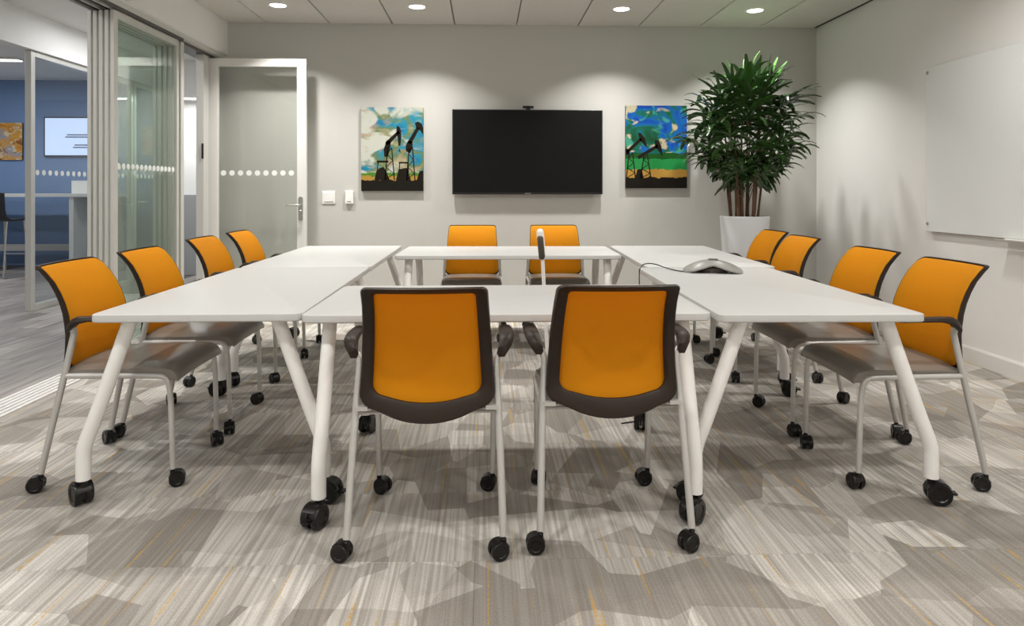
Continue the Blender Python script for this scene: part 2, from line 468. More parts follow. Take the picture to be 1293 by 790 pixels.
# ---- downlights in the meeting room
def downlight(x, y, label, group, watts, spread):
    t = tag(empty('downlight', (x, y, ZC)), label, 'ceiling light', group)
    MB().loops([[(r * math.cos(2 * PI * j / 32), r * math.sin(2 * PI * j / 32), z) for j in range(32)]
                for r, z in ((0.088, 0.0), (0.088, -0.004), (0.076, -0.006), (0.070, -0.003), (0.068, 0.0))], False, False).build('trim_ring', M['trim_white'], t, True)
    MB().lathe([(0.069, -0.0035), (0.069, -0.0015)], 32).build('lens', M['lens'], t, True)
    ld = bpy.data.lights.new('downlight_lamp', 'AREA'); ld.shape = 'DISK'; ld.size = 0.13; ld.energy = watts; ld.color = WARM
    ld.spread = R(spread)
    lo = bpy.data.objects.new('lamp', ld); COL.objects.link(lo); lo.parent = t; lo.location = (0, 0, -0.012)
    return t
LX = [-1.82, -0.596, 1.24, 2.464]
where = ['first from the glass partition', 'second from the glass partition', 'second from the whiteboard wall', 'first from the whiteboard wall']
for ri, (ly, row) in enumerate(((6.1, 'in the row along the screen wall'), (3.71, 'in the row above the tables'), (1.27, 'in the row behind the front chairs'), (-1.1, 'in the row by the front wall'))):
    for lx, wv in zip(LX, where):
        downlight(lx, ly, 'round recessed ceiling downlight, %s %s' % (wv, row), 'recessed downlights', LAMP_W * (1.45 if ri == 0 else 1.0), 112 if ri == 0 else 150)

# ================================================================== LEFT: glass front, hall, office
def dot_row(x, ys, z, r=0.021, axis='x', t=0.0012):
    mb = MB()
    for q in ys:
        if axis == 'x': mb.lathe([(r, x - t), (r, x + t)], 14, (0, q, z), 'x')
        else: mb.lathe([(r, x - t), (r, x + t)], 14, (q, 0, z), 'y')
    return mb

ords = ['first', 'second', 'third', 'fourth', 'fifth']
for k in range(5):
    xk = -2.560 - 0.0455 * k
    y0, y1 = 4.80 + 0.012 * k, 5.80 + 0.005 * k
    t = tag(empty('sliding_glass_panel', (xk, y0, 0.006)),
            'clear sliding glass panel in pale frame, parked in stack, %s from the table side' % ords[k], 'glass panel', 'stacked sliding glass panels')
    W_, H_, hw = y1 - y0, 2.432, 0.0125
    MB().box(-hw, hw, 0, 0.052, 0, H_).build('stile', M['alu'], t, bevel=0.002)
    MB().box(-hw, hw, W_ - 0.036, W_, 0, H_).build('stile', M['alu'], t, bevel=0.002)
    MB().box(-hw, hw, 0.0525, W_ - 0.0365, H_ - 0.05, H_).build('top_rail', M['alu'], t)
    MB().box(-hw, hw, 0.0525, W_ - 0.0365, 0, 0.09).build('bottom_rail', M['alu'], t)
    MB().box(-0.004, 0.004, 0.0525, W_ - 0.0365, 0.0905, H_ - 0.0505).build('glass_pane', M['glass'], t)
    dot_row(0.0055, [0.075 + 0.013 * k + 0.064 * i for i in range(14)], 1.355).build('dot_row', M['frost'], t)

# door jamb posts and open glass door leaf (swung back towards the screen wall)
struct('trim_3', MB().box(-2.72, -2.55, 5.845, 5.905, 0, 2.445), M['alu'], bevel=0.003)
jb = struct('trim_4', MB().box(-2.655, -2.585, 6.395, 6.515, 0, 2.445), M['alu'], bevel=0.003)
MB().box(-2.742, -2.58, 5.86, 6.76, 2.4451, 2.4699).build('head_rail', M['alu_dark'], jb)
MB().box(-2.60, -2.5845, 6.384, 6.395, 1.48, 1.62).build('strike_plate', M['black'], jb)
struct('trim_5', MB().box(-2.665, -2.60, 6.53, 6.755, 0, 2.445), M['grey_panel'])

door = tag(empty('door_1', (-2.605, 6.575, 0.008)), kind='structure')
DW, DH, ST = 0.915, 2.43, 0.088
MB().box(0, ST, -0.022, 0.022, 0, DH).build('stile', M['trim_white'], door, bevel=0.003)
MB().box(DW - ST, DW, -0.022, 0.022, 0, DH).build('stile', M['trim_white'], door, bevel=0.003)
MB().box(ST + .0005, DW - ST - .0005, -0.022, 0.022, DH - 0.075, DH).build('top_rail', M['trim_white'], door)
MB().box(ST + .0005, DW - ST - .0005, -0.022, 0.022, 0, 0.2).build('bottom_rail', M['trim_white'], door)
MB().box(ST + .0005, DW - ST - .0005, -0.005, 0.005, 0.2005, DH - 0.0755).build('glass_pane', M['glass_door'], door)
dot_row(-0.0065, [0.135 + 0.0795 * i for i in range(9)], 1.345, 0.026, 'y').build('dot_row', M['frost'], door)
hd = MB().loops([[(DW - 0.052 + x, y, 1.005 + z) for x, z in rrect(0.021, 0.115, 0.02)] for y in (-0.0225, -0.031)]).build('handle_plate', M['chrome'], door, True)
MB().tube(chaikin([(DW - 0.052, -0.031, 1.04), (DW - 0.052, -0.075, 1.04), (DW - 0.075, -0.078, 1.04), (DW - 0.185, -0.078, 1.04)], 2), 0.010, 12).build('lever', M['chrome'], hd, True)
MB().lathe([(0.017, -0.031), (0.017, -0.040), (0.012, -0.043)], 16, (DW - 0.052, 0, 0.98), 'y').build('lock_cylinder', M['chrome'], hd, True)
for z in (0.3, 1.2, 2.15):
    MB().lathe([(0.012, z), (0.012, z + 0.12)], 12, (-0.012, -0.01, 0)).build('hinge', M['chrome'], door, True)

# hall shell
OXL, OYB = -9.4, 11.05
hf = struct('floor_hall', MB().box(OXL, -2.75, -2.3, 12.0, -0.12, -0.004), M['slab'])
pl = MB().loops([[(sx * (0.09 - 0.0012 - e), sy * (0.61 - 0.0012 - e), z) for sx, sy in ((-1, -1), (1, -1), (1, 1), (-1, 1))]
                 for e, z in ((0, -0.004), (0, 0.0028), (0.001, 0.004))]).mesh('plank'); pl.materials.append(M['plank'])
row = 0; x = -2.75 - 0.09
while x > -8.6:
    lo_, hi_ = (3.2, 9.3) if x > HX else (5.6, 10.6)
    y = lo_ + (row * 0.37) % 1.22
    while y < hi_:
        o = obj('plank', pl, None, hf); o.location = (x, y, 0); y += 1.22
    x -= 0.18; row += 1
struct('ceiling_hall', MB().box(OXL, -2.78, -2.3, 12.0, HZ, HZ + 0.1), M['trim_white'])
struct('wall_hall_front', MB().box(OXL, -2.78, -2.42, -2.3, 0, 3.0), M['wall_white'])
struct('wall_hall_end', MB().box(HX, -2.62, 9.8, 9.92, 0, HZ), M['wall_white'])
struct('wall_hall_side', MB().box(-2.62, -2.5, YB + 0.14, 9.8, 0, HZ), M['wall_white'])
struct('wall_office_back', MB().box(OXL, HX - 0.05, OYB, OYB + 0.12, 0, HZ), M['blue_wall'])
struct('wall_office_left', MB().box(OXL - 0.12, OXL, -2.3, OYB, 0, HZ), M['wall_white'])
struct('wall_office_front', MB().box(OXL, HX - 0.05, 3.0, 3.12, 0, HZ), M['wall_white'])
struct('wall_hall_left', MB().box(HX - 0.12, HX, -2.3, 3.0, 0, HZ), M['wall_white'])
# hall-end bulkhead with strip light below
struct('trim_6', MB().box(HX + 0.02, -2.63, 9.30, 9.79, 2.44, HZ - 0.001), M['wall_white'])
struct('trim_7', MB().box(HX + 0.05, -2.63, 9.70, 9.795, 0.001, 1.12), M['grey_panel'])
sl = tag(empty('strip_light', (-3.935, 9.34, 2.415)), 'thin bright strip light under the bulkhead at the hall end', 'strip light')
MB().box(-0.225, 0.225, -0.03, 0.03, 0.012, 0.0245).build('housing', M['trim_white'], sl)
MB().box(-0.215, 0.215, -0.02, 0.02, 0, 0.0119).build('diffuser', M['lens'], sl)
ld = bpy.data.lights.new('strip_lamp', 'AREA'); ld.shape = 'RECTANGLE'; ld.size = 0.43; ld.size_y = 0.04; ld.energy = 16.0
lo = bpy.data.objects.new('lamp', ld); COL.objects.link(lo); lo.parent = sl; lo.location = (0, 0, -0.006)

# office glazed front across the hall
struct('trim_8', MB().box(HX - 0.08, HX + 0.06, 3.12, 11.04, 2.56, HZ - 0.001), M['wall_white'])
def office_pane(name, y0, y1, dots=True, n=12):
    t = tag(empty(name, (HX, y0, 0.005)), kind='structure'); W_ = y1 - y0; H_ = 2.55
    MB().box(-0.03, 0.03, 0, 0.06, 0, H_).build('stile', M['alu'], t, bevel=0.003)
    MB().box(-0.03, 0.03, W_ - 0.05, W_, 0, H_).build('stile', M['alu'], t, bevel=0.003)
    MB().box(-0.03, 0.03, 0.0605, W_ - 0.0505, H_ - 0.05, H_).build('top_rail', M['alu'], t)
    MB().box(-0.03, 0.03, 0.0605, W_ - 0.0505, 0, 0.06).build('bottom_rail', M['alu'], t)
    MB().box(-0.005, 0.005, 0.0605, W_ - 0.0505, 0.0605, H_ - 0.0505).build('glass_pane', M['glass_thin'], t)
    if dots: dot_row(0.0065, [0.13 + 0.1 * i for i in range(int((W_ - 0.2) / 0.1))], 1.36, 0.028).build('dot_row', M['frost'], t)
    return t
office_pane('window_1', 6.84, 8.78)
office_pane('window_2', 3.2, 5.2)
d2 = office_pane('door_2', 8.80, 9.72)
hp = MB().box(0.031, 0.038, 0.09, 0.13, 0.90, 1.10).build('handle_plate', M['chrome'], d2)
MB().tube(chaikin([(0.038, 0.11, 1.03), (0.085, 0.11, 1.03), (0.088, 0.13, 1.03), (0.088, 0.25, 1.03)], 2), 0.011, 10).build('lever', M['chrome'], hp, True)

# hall and office luminaires
def linear_light(x0, x1, y0, y1, z, label, watts):
    cx, cy = (x0 + x1) / 2, (y0 + y1) / 2
    t = tag(empty('linear_light', (cx, cy, z)), label, 'ceiling light', 'linear lights of the hall and office')
    a, b = (x1 - x0) / 2, (y1 - y0) / 2
    MB().box(-a - 0.012, a + 0.012, -b - 0.012, b + 0.012, -0.030, 0).build('housing', M['trim_white'], t)
    MB().box(-a, a, -b, b, -0.034, -0.0301).build('diffuser', M['lens'], t)
    ld = bpy.data.lights.new('linear_lamp', 'AREA'); ld.shape = 'RECTANGLE'; ld.size = 2 * a; ld.size_y = 2 * b; ld.energy = watts; ld.color = (0.95, 0.97, 1.0)
    lo = bpy.data.objects.new('lamp', ld); COL.objects.link(lo); lo.parent = t; lo.location = (0, 0, -0.04)
linear_light(-3.86, -3.76, 6.9, 8.1, HZ, 'linear ceiling light in the hall, nearest the open glass door', HALL_W * 0.35)
linear_light(-3.70, -3.60, 4.0, 5.2, HZ, 'linear ceiling light in the hall beside the stacked panels', HALL_W * 0.45)
linear_light(-3.70, -3.60, 0.6, 1.8, HZ, 'linear ceiling light in the hall beside the open partition', HALL_W * 0.7)
linear_light(-7.4, -6.1, 9.15, 9.27, HZ, 'linear ceiling light in the blue office, crosswise before the blue wall', HALL_W)
linear_light(-7.4, -6.1, 6.4, 6.52, HZ, 'linear ceiling light in the blue office, by the glazed front', HALL_W)

# office furniture
OY = OYB
def at_y(px, py, y): return on_back(px, py, y)
dz = 1.135
t = tag(empty('bar_table', (0, 0, 0)), 'long white bar-height table against the blue office wall', 'table')
MB().box(-8.6, -5.42, 9.95, 10.75, dz - 0.045, dz).build('table_top', M['laminate'], t)
xl_ = at_y(91.5, 300, 10.0)[0]
MB().box(xl_ - 0.03, xl_ + 0.03, 9.97, 10.73, 0.004, dz - 0.0455).build('leg_panel', M['laminate'], t)
MB().box(-8.5, xl_ - 0.031, 10.68, 10.72, 0.26, 0.36).build('foot_rail', M['laminate'], t)
MB().box(xl_ + 0.031, -5.5, 10.62, 10.66, 0.004, dz - 0.0455).build('modesty_panel', M['grey_panel'], t)
MB().box(-8.56, -8.50, 9.97, 10.73, 0.004, dz - 0.0455).build('leg_panel', M['laminate'], t)
b0, b1 = at_y(97.5, 240, 10.3)[0], at_y(107.5, 240, 10.3)[0]
bxw = tag(empty('white_box', ((b0 + b1) / 2 + 0.06, 10.3, dz)), 'plain white carton standing on the bar-height table', 'box')
MB().box(-0.13, 0.13, -0.12, 0.12, 0, 0.175).build('carton', M['trim_white'], bxw, bevel=0.003)
MB().box(-0.132, 0.132, -0.122, 0.122, 0.1755, 0.19).build('lid', M['trim_white'], bxw, bevel=0.003)

def stool(px, y, label, rz):
    x = at_y(px, 300, y)[0]
    t = tag(empty('bar_stool', (x, y, 0.004), rz), label, 'stool', 'black bar stools at the white bar table')
    prof = [(-0.21, 0.80), (-0.20, 0.775), (0.12, 0.765), (0.20, 0.80), (0.225, 0.90), (0.235, 1.14), (0.225, 1.15), (0.21, 0.92), (0.185, 0.825), (0.11, 0.785), (-0.19, 0.795)]
    MB().loops([[(sx, yy_, zz_) for yy_, zz_ in prof] for sx in (-0.215, -0.19, 0, 0.19, 0.215)]).build('seat_shell', M['stool_black'], t, True)
    for sx in (-1, 1):
        MB().tube(chaikin([(sx * 0.15, -0.15, 0.765), (sx * 0.19, -0.21, 0.02), (sx * 0.19, -0.19, 0.010), (sx * 0.19, 0.20, 0.010), (sx * 0.19, 0.22, 0.02), (sx * 0.15, 0.12, 0.762)], 2), 0.010, 8).build('sled_leg', M['chrome'], t, True)
    MB().tube([(-0.175, -0.19, 0.30), (0.175, -0.19, 0.30)], 0.009, 8).build('foot_bar', M['chrome'], t, True)
    return t
stool(6, 9.55, 'black bar stool with chrome sled legs at the white bar table', R(170))

# office screen and canvases
def canvas(name, x0, x1, z0, z1, y, m, label, cat='picture', th=0.035):
    cx, cz = (x0 + x1) / 2, (z0 + z1) / 2; a, b = (x1 - x0) / 2, (z1 - z0) / 2
    t = tag(empty(name, (cx, y, cz)), label, cat)
    MB().box(-a, a, -th + 0.001, -0.001, -b, b).build('stretcher', M['canvas_edge'], t, bevel=0.002)
    MB().box(-a + 0.0005, a - 0.0005, -th - 0.001, -th + 0.0005, -b + 0.0005, b - 0.0005).build('print', m, t)
    return t, a, b, th
(x0, z1), (x1, z0) = at_y(-14, 155, OY), at_y(30, 202, OY)
canvas('wall_canvas', x0, x1, z0, z1, OY, M['art_paint_gold'], 'golden orange canvas on the blue office wall')
(x0, z1), (x1, z0) = at_y(181, 160, 9.8), at_y(197, 196, 9.8)
canvas('wall_canvas', x0, x1, z0, z1, 9.8, M['art_paint_rose'], 'small rose canvas at the hall end seen through the stacked glass')
(x0, z1), (x1, z0) = at_y(57, 149, OY - 0.05), at_y(128, 196, OY - 0.05)
t = tag(empty('office_screen', ((x0 + x1) / 2, OY - 0.05, (z0 + z1) / 2)), 'lit wall screen showing a pale slide in the blue office', 'screen')
a, b = (x1 - x0) / 2, (z1 - z0) / 2
MB().box(-a - 0.02, a + 0.02, 0, 0.048, -b - 0.02, b + 0.02).build('housing', M['tv_black'], t)
MB().box(-a, a, -0.004, -0.0005, -b, b).build('display', M['lit_screen'], t)
for (u0, u1, vv) in ((-0.22, 0.62, 0.10), (-0.28, 0.60, -0.02), (0.05, 0.62, -0.45), (0.0, 0.55, -0.58)):
    MB().box(a * u0, a * u1, -0.0055, -0.0045, b * vv - 0.010, b * vv + 0.010).build('text_line', M['slide_text'], t)

# ================================================================== BACK WALL: screen, canvases, switches
(x0, z1), (x1, z0) = on_back(571, 137.8, YB - 0.075), on_back(761, 245.3, YB - 0.075)
tvx, tvz, a, b = (x0 + x1) / 2, (z0 + z1) / 2, (x1 - x0) / 2, (z1 - z0) / 2
tv = tag(empty('wall_television', (tvx, YB, tvz)), 'large switched-off black flat screen mounted on the grey wall', 'television')
MB().box(-a, a, -0.073, -0.035, -b, b).build('housing', M['tv_black'], tv, bevel=0.004)
MB().box(-a + 0.012, a - 0.012, -0.0750, -0.0732, -b + 0.020, b - 0.010).build('screen_panel', M['tv_glass'], tv)
MB().box(-0.3, 0.3, -0.0349, -0.001, -0.2, 0.2).build('wall_mount', M['black'], tv)
MB().box(-0.03, 0.03, -0.0745, -0.0733, -b + 0.006, -b + 0.013).build('brand_mark', M['phone'], tv)
wc = tag(empty('webcam', (tvx + 0.005, YB - 0.055, tvz + b)), 'small black webcam perched on top of the large wall screen', 'camera')
MB().box(-0.055, 0.055, -0.018, 0.016, 0.014, 0.038).build('body', M['black'], wc, bevel=0.008)
MB().box(-0.022, 0.022, -0.012, 0.012, 0.0005, 0.0139).build('foot', M['black'], wc)
MB().lathe([(0.010, -0.0225), (0.010, -0.0185)], 16, (0, 0, 0.026), 'y').build('lens', M['tv_glass'], wc, True)

def quad_strip(p, q, w0, w1):
    p, q = Vector(p), Vector(q); d = (q - p).normalized(); n = Vector((-d.y, d.x))
    return [tuple(p + n * w0 / 2), tuple(q + n * w1 / 2), tuple(q - n * w1 / 2), tuple(p - n * w0 / 2)]

def pumpjack_art(t, a, b, th, polys, box):
    """silhouettes printed on the canvas; polygon points in crop pixels of box"""
    x0, x1, y0, y1 = box
    def uv(p): return (-a + 2 * a * (p[0] - x0) / (x1 - x0), b - 2 * b * (p[1] - y0) / (y1 - y0))
    for name, pl_ in polys:
        pts = [uv((min(max(p[0], x0 + 1), x1 - 1), min(max(p[1], y0 + 1), y1 - 1))) for p in pl_]
        MB().prism(pts, -th - 0.0018, -th - 0.0011).build(name, M['print_dark'], t)

def lattice(xc, ytop, ybot, w0, w1, n=5):
    out = [('derrick', quad_strip((xc - w0, ytop), (xc - w1, ybot), 7, 8)), ('derrick', quad_strip((xc + w0, ytop), (xc + w1, ybot), 7, 8))]
    for i in range(n):
        f0, f1 = i / n, (i + 1) / n
        ya, yb_ = ytop + (ybot - ytop) * f0, ytop + (ybot - ytop) * f1
        wa, wb = w0 + (w1 - w0) * f0, w0 + (w1 - w0) * f1
        s = 1 if i % 2 else -1
        out.append(('brace', quad_strip((xc - s * wa, ya), (xc + s * wb, yb_), 5, 5)))
    return out

(x0, z1), (x1, z0) = on_back(456, 135, YB - 0.036), on_back(534.5, 241, YB - 0.036)
t, a, b, th_ = canvas('wall_canvas', x0, x1, z0, z1, YB, M['art_paint_left'], 'pale cloudy canvas with two dark pump silhouettes beside the light switch')
polys = [('horse_head', [(345, 222), (362, 224), (376, 250), (379, 300), (372, 360), (358, 362), (352, 300), (343, 275)]),
         ('walking_beam', quad_strip((362, 262), (272, 350), 22, 30)),
         ('counterweight', [(275, 322), (305, 330), (300, 370), (282, 440), (256, 440), (252, 385)]),
         ('platform', quad_strip((203, 474), (285, 474), 14, 14)), ('platform', quad_strip((360, 482), (432, 482), 12, 12)),
         ('post', quad_strip((212, 474), (206, 540), 7, 7)), ('post', quad_strip((426, 482), (430, 560), 7, 7)), ('post', quad_strip((366, 482), (364, 540), 7, 7)),
         ('horse_head', [(476, 200), (500, 188), (526, 205), (537, 235), (537, 282), (518, 255), (486, 232)]),
         ('walking_beam', quad_strip((500, 232), (435, 345), 24, 30)),
         ('counterweight', [(430, 322), (460, 330), (458, 380), (440, 415), (412, 400), (410, 360)]),
         ('pulley', [(365, 380), (374, 400), (358, 402)]),
         ('ground', [(185, 606), (200, 540), (225, 520), (252, 512), (272, 548), (296, 606)]),
         ('ground', [(340, 606), (360, 528), (418, 518), (436, 570), (448, 606)]),
         ('ground', [(490, 606), (508, 545), (537, 536), (537, 606)])]
polys += lattice(295, 375, 606, 14, 34) + lattice(447, 370, 606, 12, 30)
pumpjack_art(t, a, b, th_, polys, (90, 537, 87, 683))

(x0, z1), (x1, z0) = on_back(790, 133, YB - 0.036), on_back(867.5, 237.5, YB - 0.036)
t, a, b, th_ = canvas('wall_canvas', x0, x1, z0, z1, YB, M['art_paint_right'], 'deep blue and green canvas with dark pump silhouettes beside the palm')
polys = [('horse_head', [(199, 268), (222, 272), (250, 310), (266, 375), (238, 348), (212, 322)]),
         ('walking_beam', quad_strip((222, 312), (116, 410), 22, 26)),
         ('horse_head', [(318, 320), (345, 322), (366, 365), (374, 438), (348, 400), (320, 368)]),
         ('walking_beam', quad_strip((340, 360), (200, 446), 22, 24)),
         ('counterweight', [(114, 380), (140, 388), (135, 425), (114, 430)]),
         ('ground', [(180, 590), (195, 530), (225, 525), (240, 590)])]
polys += lattice(150, 410, 590, 12, 32) + lattice(255, 425, 590, 12, 36)
pumpjack_art(t, a, b, th_, polys, (113, 547, 75, 662))

(x0, z1), (x1, z0) = on_back(407, 241, YB), on_back(423.5, 257, YB)
t = tag(empty('light_switch', ((x0 + x1) / 2, YB, (z0 + z1) / 2)), 'square white light switch plate beside the open glass door', 'switch')
a, b = (x1 - x0) / 2, (z1 - z0) / 2
MB().box(-a, a, -0.010, 0, -b, b).build('plate', M['switch'], t, bevel=0.003)
MB().box(-a * 0.75, a * 0.75, -0.016, -0.0101, -b * 0.65, b * 0.75).build('rocker', M['switch'], t, bevel=0.002)
(x0, z1), (x1, z0) = on_back(436.5, 241, YB), on_back(446.5, 257, YB)
t = tag(empty('room_sensor', ((x0 + x1) / 2, YB, (z0 + z1) / 2)), 'narrow white sensor box between switch plate and cloudy canvas', 'sensor')
a, b = (x1 - x0) / 2, (z1 - z0) / 2
MB().box(-a, a, -0.028, 0, -b, b).build('housing', M['switch'], t, bevel=0.004)
MB().box(-a * 0.5, a * 0.5, -0.0295, -0.0281, -b * 0.75, -b * 0.6).build('vent', M['phone'], t)

# ================================================================== RIGHT WALL: glass board
wb = tag(empty('whiteboard', (XR, 5.0, 0.885)), 'large white glass board on the right-hand white wall', 'whiteboard')
BL, BH = 2.44, 1.225
MB().box(-0.032, -0.026, -BL, 0, 0, BH).build('glass_sheet', M['board'], wb, bevel=0.0015)
for yy_ in (-0.008, -BL + 0.05, -BL / 2):
    for zz_ in (0.055, BH - 0.04):
        MB().lathe([(0.011, -0.0385), (0.013, -0.036), (0.013, -0.0325)], 16, (0, yy_ - 0.012, zz_), 'x').build('standoff', M['chrome'], wb, True)
        MB().lathe([(0.009, -0.0255), (0.009, -0.0005)], 12, (0, yy_ - 0.012, zz_), 'x').build('spacer', M['chrome'], wb, True)
MB().box(-0.026, -0.006, -BL + 0.02, -0.012, 0.002, 0.010).build('rear_rail', M['phone'], wb)
MB().loops([[(x, yy_, z) for x, z in ((-0.034, -0.001), (-0.034, -0.012), (-0.10, -0.012), (-0.105, -0.002), (-0.10, -0.006), (-0.04, -0.006))] for yy_ in (-1.05, -0.78)]).build('pen_tray', M['trim_white'], wb)

# ================================================================== TABLES
def make_caster(name, r, ww, gap, stem_top, brake=False):
    """swivel twin-wheel caster; stem axis at the origin, floor at z = 0, wheels trail towards +x"""
    ox = r * 0.55
    mb = MB()
    # hood between and over the wheels
    arc = [(ox + r * 0.80 * math.cos(R(a_)), r + r * 1.06 * math.sin(R(a_))) for a_ in range(-20, 201, 20)]
    arc_in = [(ox + r * 0.25 * math.cos(R(a_)), r * 0.7 + r * 0.4 * math.sin(R(a_))) for a_ in (200, 90, -20)]
    mb.prism(arc + arc_in, -gap / 2, gap / 2)
    hw = gap / 2 + ww * 0.75
    arcT = [(ox + r * 1.07 * math.cos(R(a_)), r + r * 1.07 * math.sin(R(a_))) for a_ in range(35, 166, 13)]
    arcB = [(ox + r * 1.015 * math.cos(R(a_)), r + r * 1.015 * math.sin(R(a_))) for a_ in range(165, 34, -13)]
    mb.prism(arcT + arcB, -hw, hw)
    mb.lathe([(r * 0.34, r * 1.2), (r * 0.34, r * 2.05), (r * 0.22, r * 2.15), (r * 0.22, stem_top)], 14)
    if brake: mb.box(ox + r * 0.85, ox + r * 1.45, -ww * 0.6, ww * 0.6, r * 0.95, r * 1.12)
    body = mb.build('caster', M['black'], None, True)
    wm = MB().lathe([(r * 0.55, -ww / 2), (r * 0.93, -ww / 2), (r, -ww * 0.32), (r, ww * 0.32), (r * 0.93, ww / 2), (r * 0.62, ww / 2), (r * 0.55, ww * 0.38), (r * 0.16, ww * 0.40)], 24, (0, 0, 0), 'y').mesh('wheel')
    wheels = []
    for s in (-1, 1):
        o = obj('wheel', wm, M['black_hub'], body, True)
        o.location = (ox, s * (gap / 2 + ww / 2 + 0.0008), r); o.rotation_euler = (0, 0, PI if s < 0 else 0); wheels.append(o)
    return body

W_T, L_T, H_T = 0.775, 1.526, 0.735
def make_table():
    root = empty('conference_table')
    mb = MB()
    slab_rr(mb, W_T / 2, L_T / 2, 0.035, [(0.004, H_T - 0.029), (0.0, H_T - 0.025), (0.0, H_T - 0.004), (0.0012, H_T - 0.0012), (0.004, H_T)], 6)
    mb.build('table_top', M['laminate'], root, True)
    zt = H_T - 0.0295
    for sy in (-1, 1):
        y = sy * (L_T / 2 - 0.085)
        for sx in (-1, 1):
            path = chaikin([(sx * 0.275, y, zt), (sx * 0.405, y, 0.335), (sx * 0.452, y, 0.22), (sx * 0.452, y, 0.16), (sx * 0.452, y, 0.098)], 3)
            MB().tube(path, 0.0265, 14).build('leg', M['leg_white'], root, True)
            MB().box(min(sx * 0.235, sx * 0.325), max(sx * 0.235, sx * 0.325), y - 0.045, y + 0.045, zt - 0.006, zt).build('leg_plate', M['steel'], root)
            c = make_caster('caster', 0.043, 0.026, 0.012, 0.1, True)
            c.parent = root; c.location = (sx * 0.452, y, 0)
            c.rotation_euler = (0, 0, random.uniform(-0.6, 0.6) + (0.2 if sx > 0 else 2.6))
    return root

table0 = make_table(); index_tree(table0)
TABLES = [(-1.066, 3.325, 0.0, 'white wheeled table along the glass partition, on the front-chair side'),
          (-1.062, 4.868, 0.0, 'white wheeled table along the glass partition, on the screen side'),
          (0.093, 2.902, 90 - 0.6, 'white wheeled table before the two chairs that face the screen'),
          (1.274, 3.225, -1.6, 'white wheeled table on the whiteboard side, under the conference phone'),
          (1.385, 4.772, -2.2, 'white wheeled table on the whiteboard side, nearest the potted palm'),
          (0.180, 5.150, 90 - 1.6, 'white wheeled table in front of the two chairs under the screen')]
for i, (x, y, rz, lab) in enumerate(TABLES):
    o = table0 if i == 0 else copy_tree(table0)
    o.location = (x, y, 0); o.rotation_euler = (0, 0, R(rz))
    if i == 5: o.scale = (1, 1.045, 1)
    tag(o, lab, 'table', 'white wheeled conference tables')

# ================================================================== CHAIRS
YP = [(0.40, 0.045), (0.46, 0.056), (0.53, 0.066), (0.60, 0.068), (0.68, 0.058), (0.75, 0.036), (0.81, 0.005), (0.855, -0.030), (0.90, -0.085)]
def back_y(x, z):
    for (z0, y0), (z1, y1) in zip(YP[:-1], YP[1:]):
        if z <= z1 or z1 == YP[-1][0]:
            t = (z - z0) / (z1 - z0); y = y0 + (y1 - y0) * t; break
    return y + 0.55 * x * x

def back_shape(ht, hb, zt, zc, zs, rt, rb, n=7):
    """outline in XZ: straight top, sides that spread downwards, bowed bottom"""
    out = []
    def arc(cx, cz, r, a0, a1):
        for i in range(n): a_ = R(a0 + (a1 - a0) * i / (n - 1)); out.append((cx + r * math.cos(a_), cz + r * math.sin(a_)))
    arc(ht - rt, zt - rt, rt, 0, 90)
    for i in range(1, 8): out.append((ht - rt - 2 * (ht - rt) * i / 8, zt))
    arc(-ht + rt, zt - rt, rt, 90, 180)
    for i in range(1, 8):
        f = i / 8; out.append((-(ht + (hb - ht) * f), (zt - rt) + (zs + rb - zt + rt) * f))
    arc(-hb + rb, zs + rb, rb, 180, 258)
    xb = hb - rb
    for i in range(1, 12):
        u = -1 + 2 * i / 12; out.append((xb * 0.98 * u, zc + (zs - zc) * abs(u) ** 2.2))
    arc(hb - rb, zs + rb, rb, 282, 360)
    for i in range(1, 8):
        f = 1 - i / 8; out.append((ht + (hb - ht) * f, (zt - rt) + (zs + rb - zt + rt) * f))
    return out

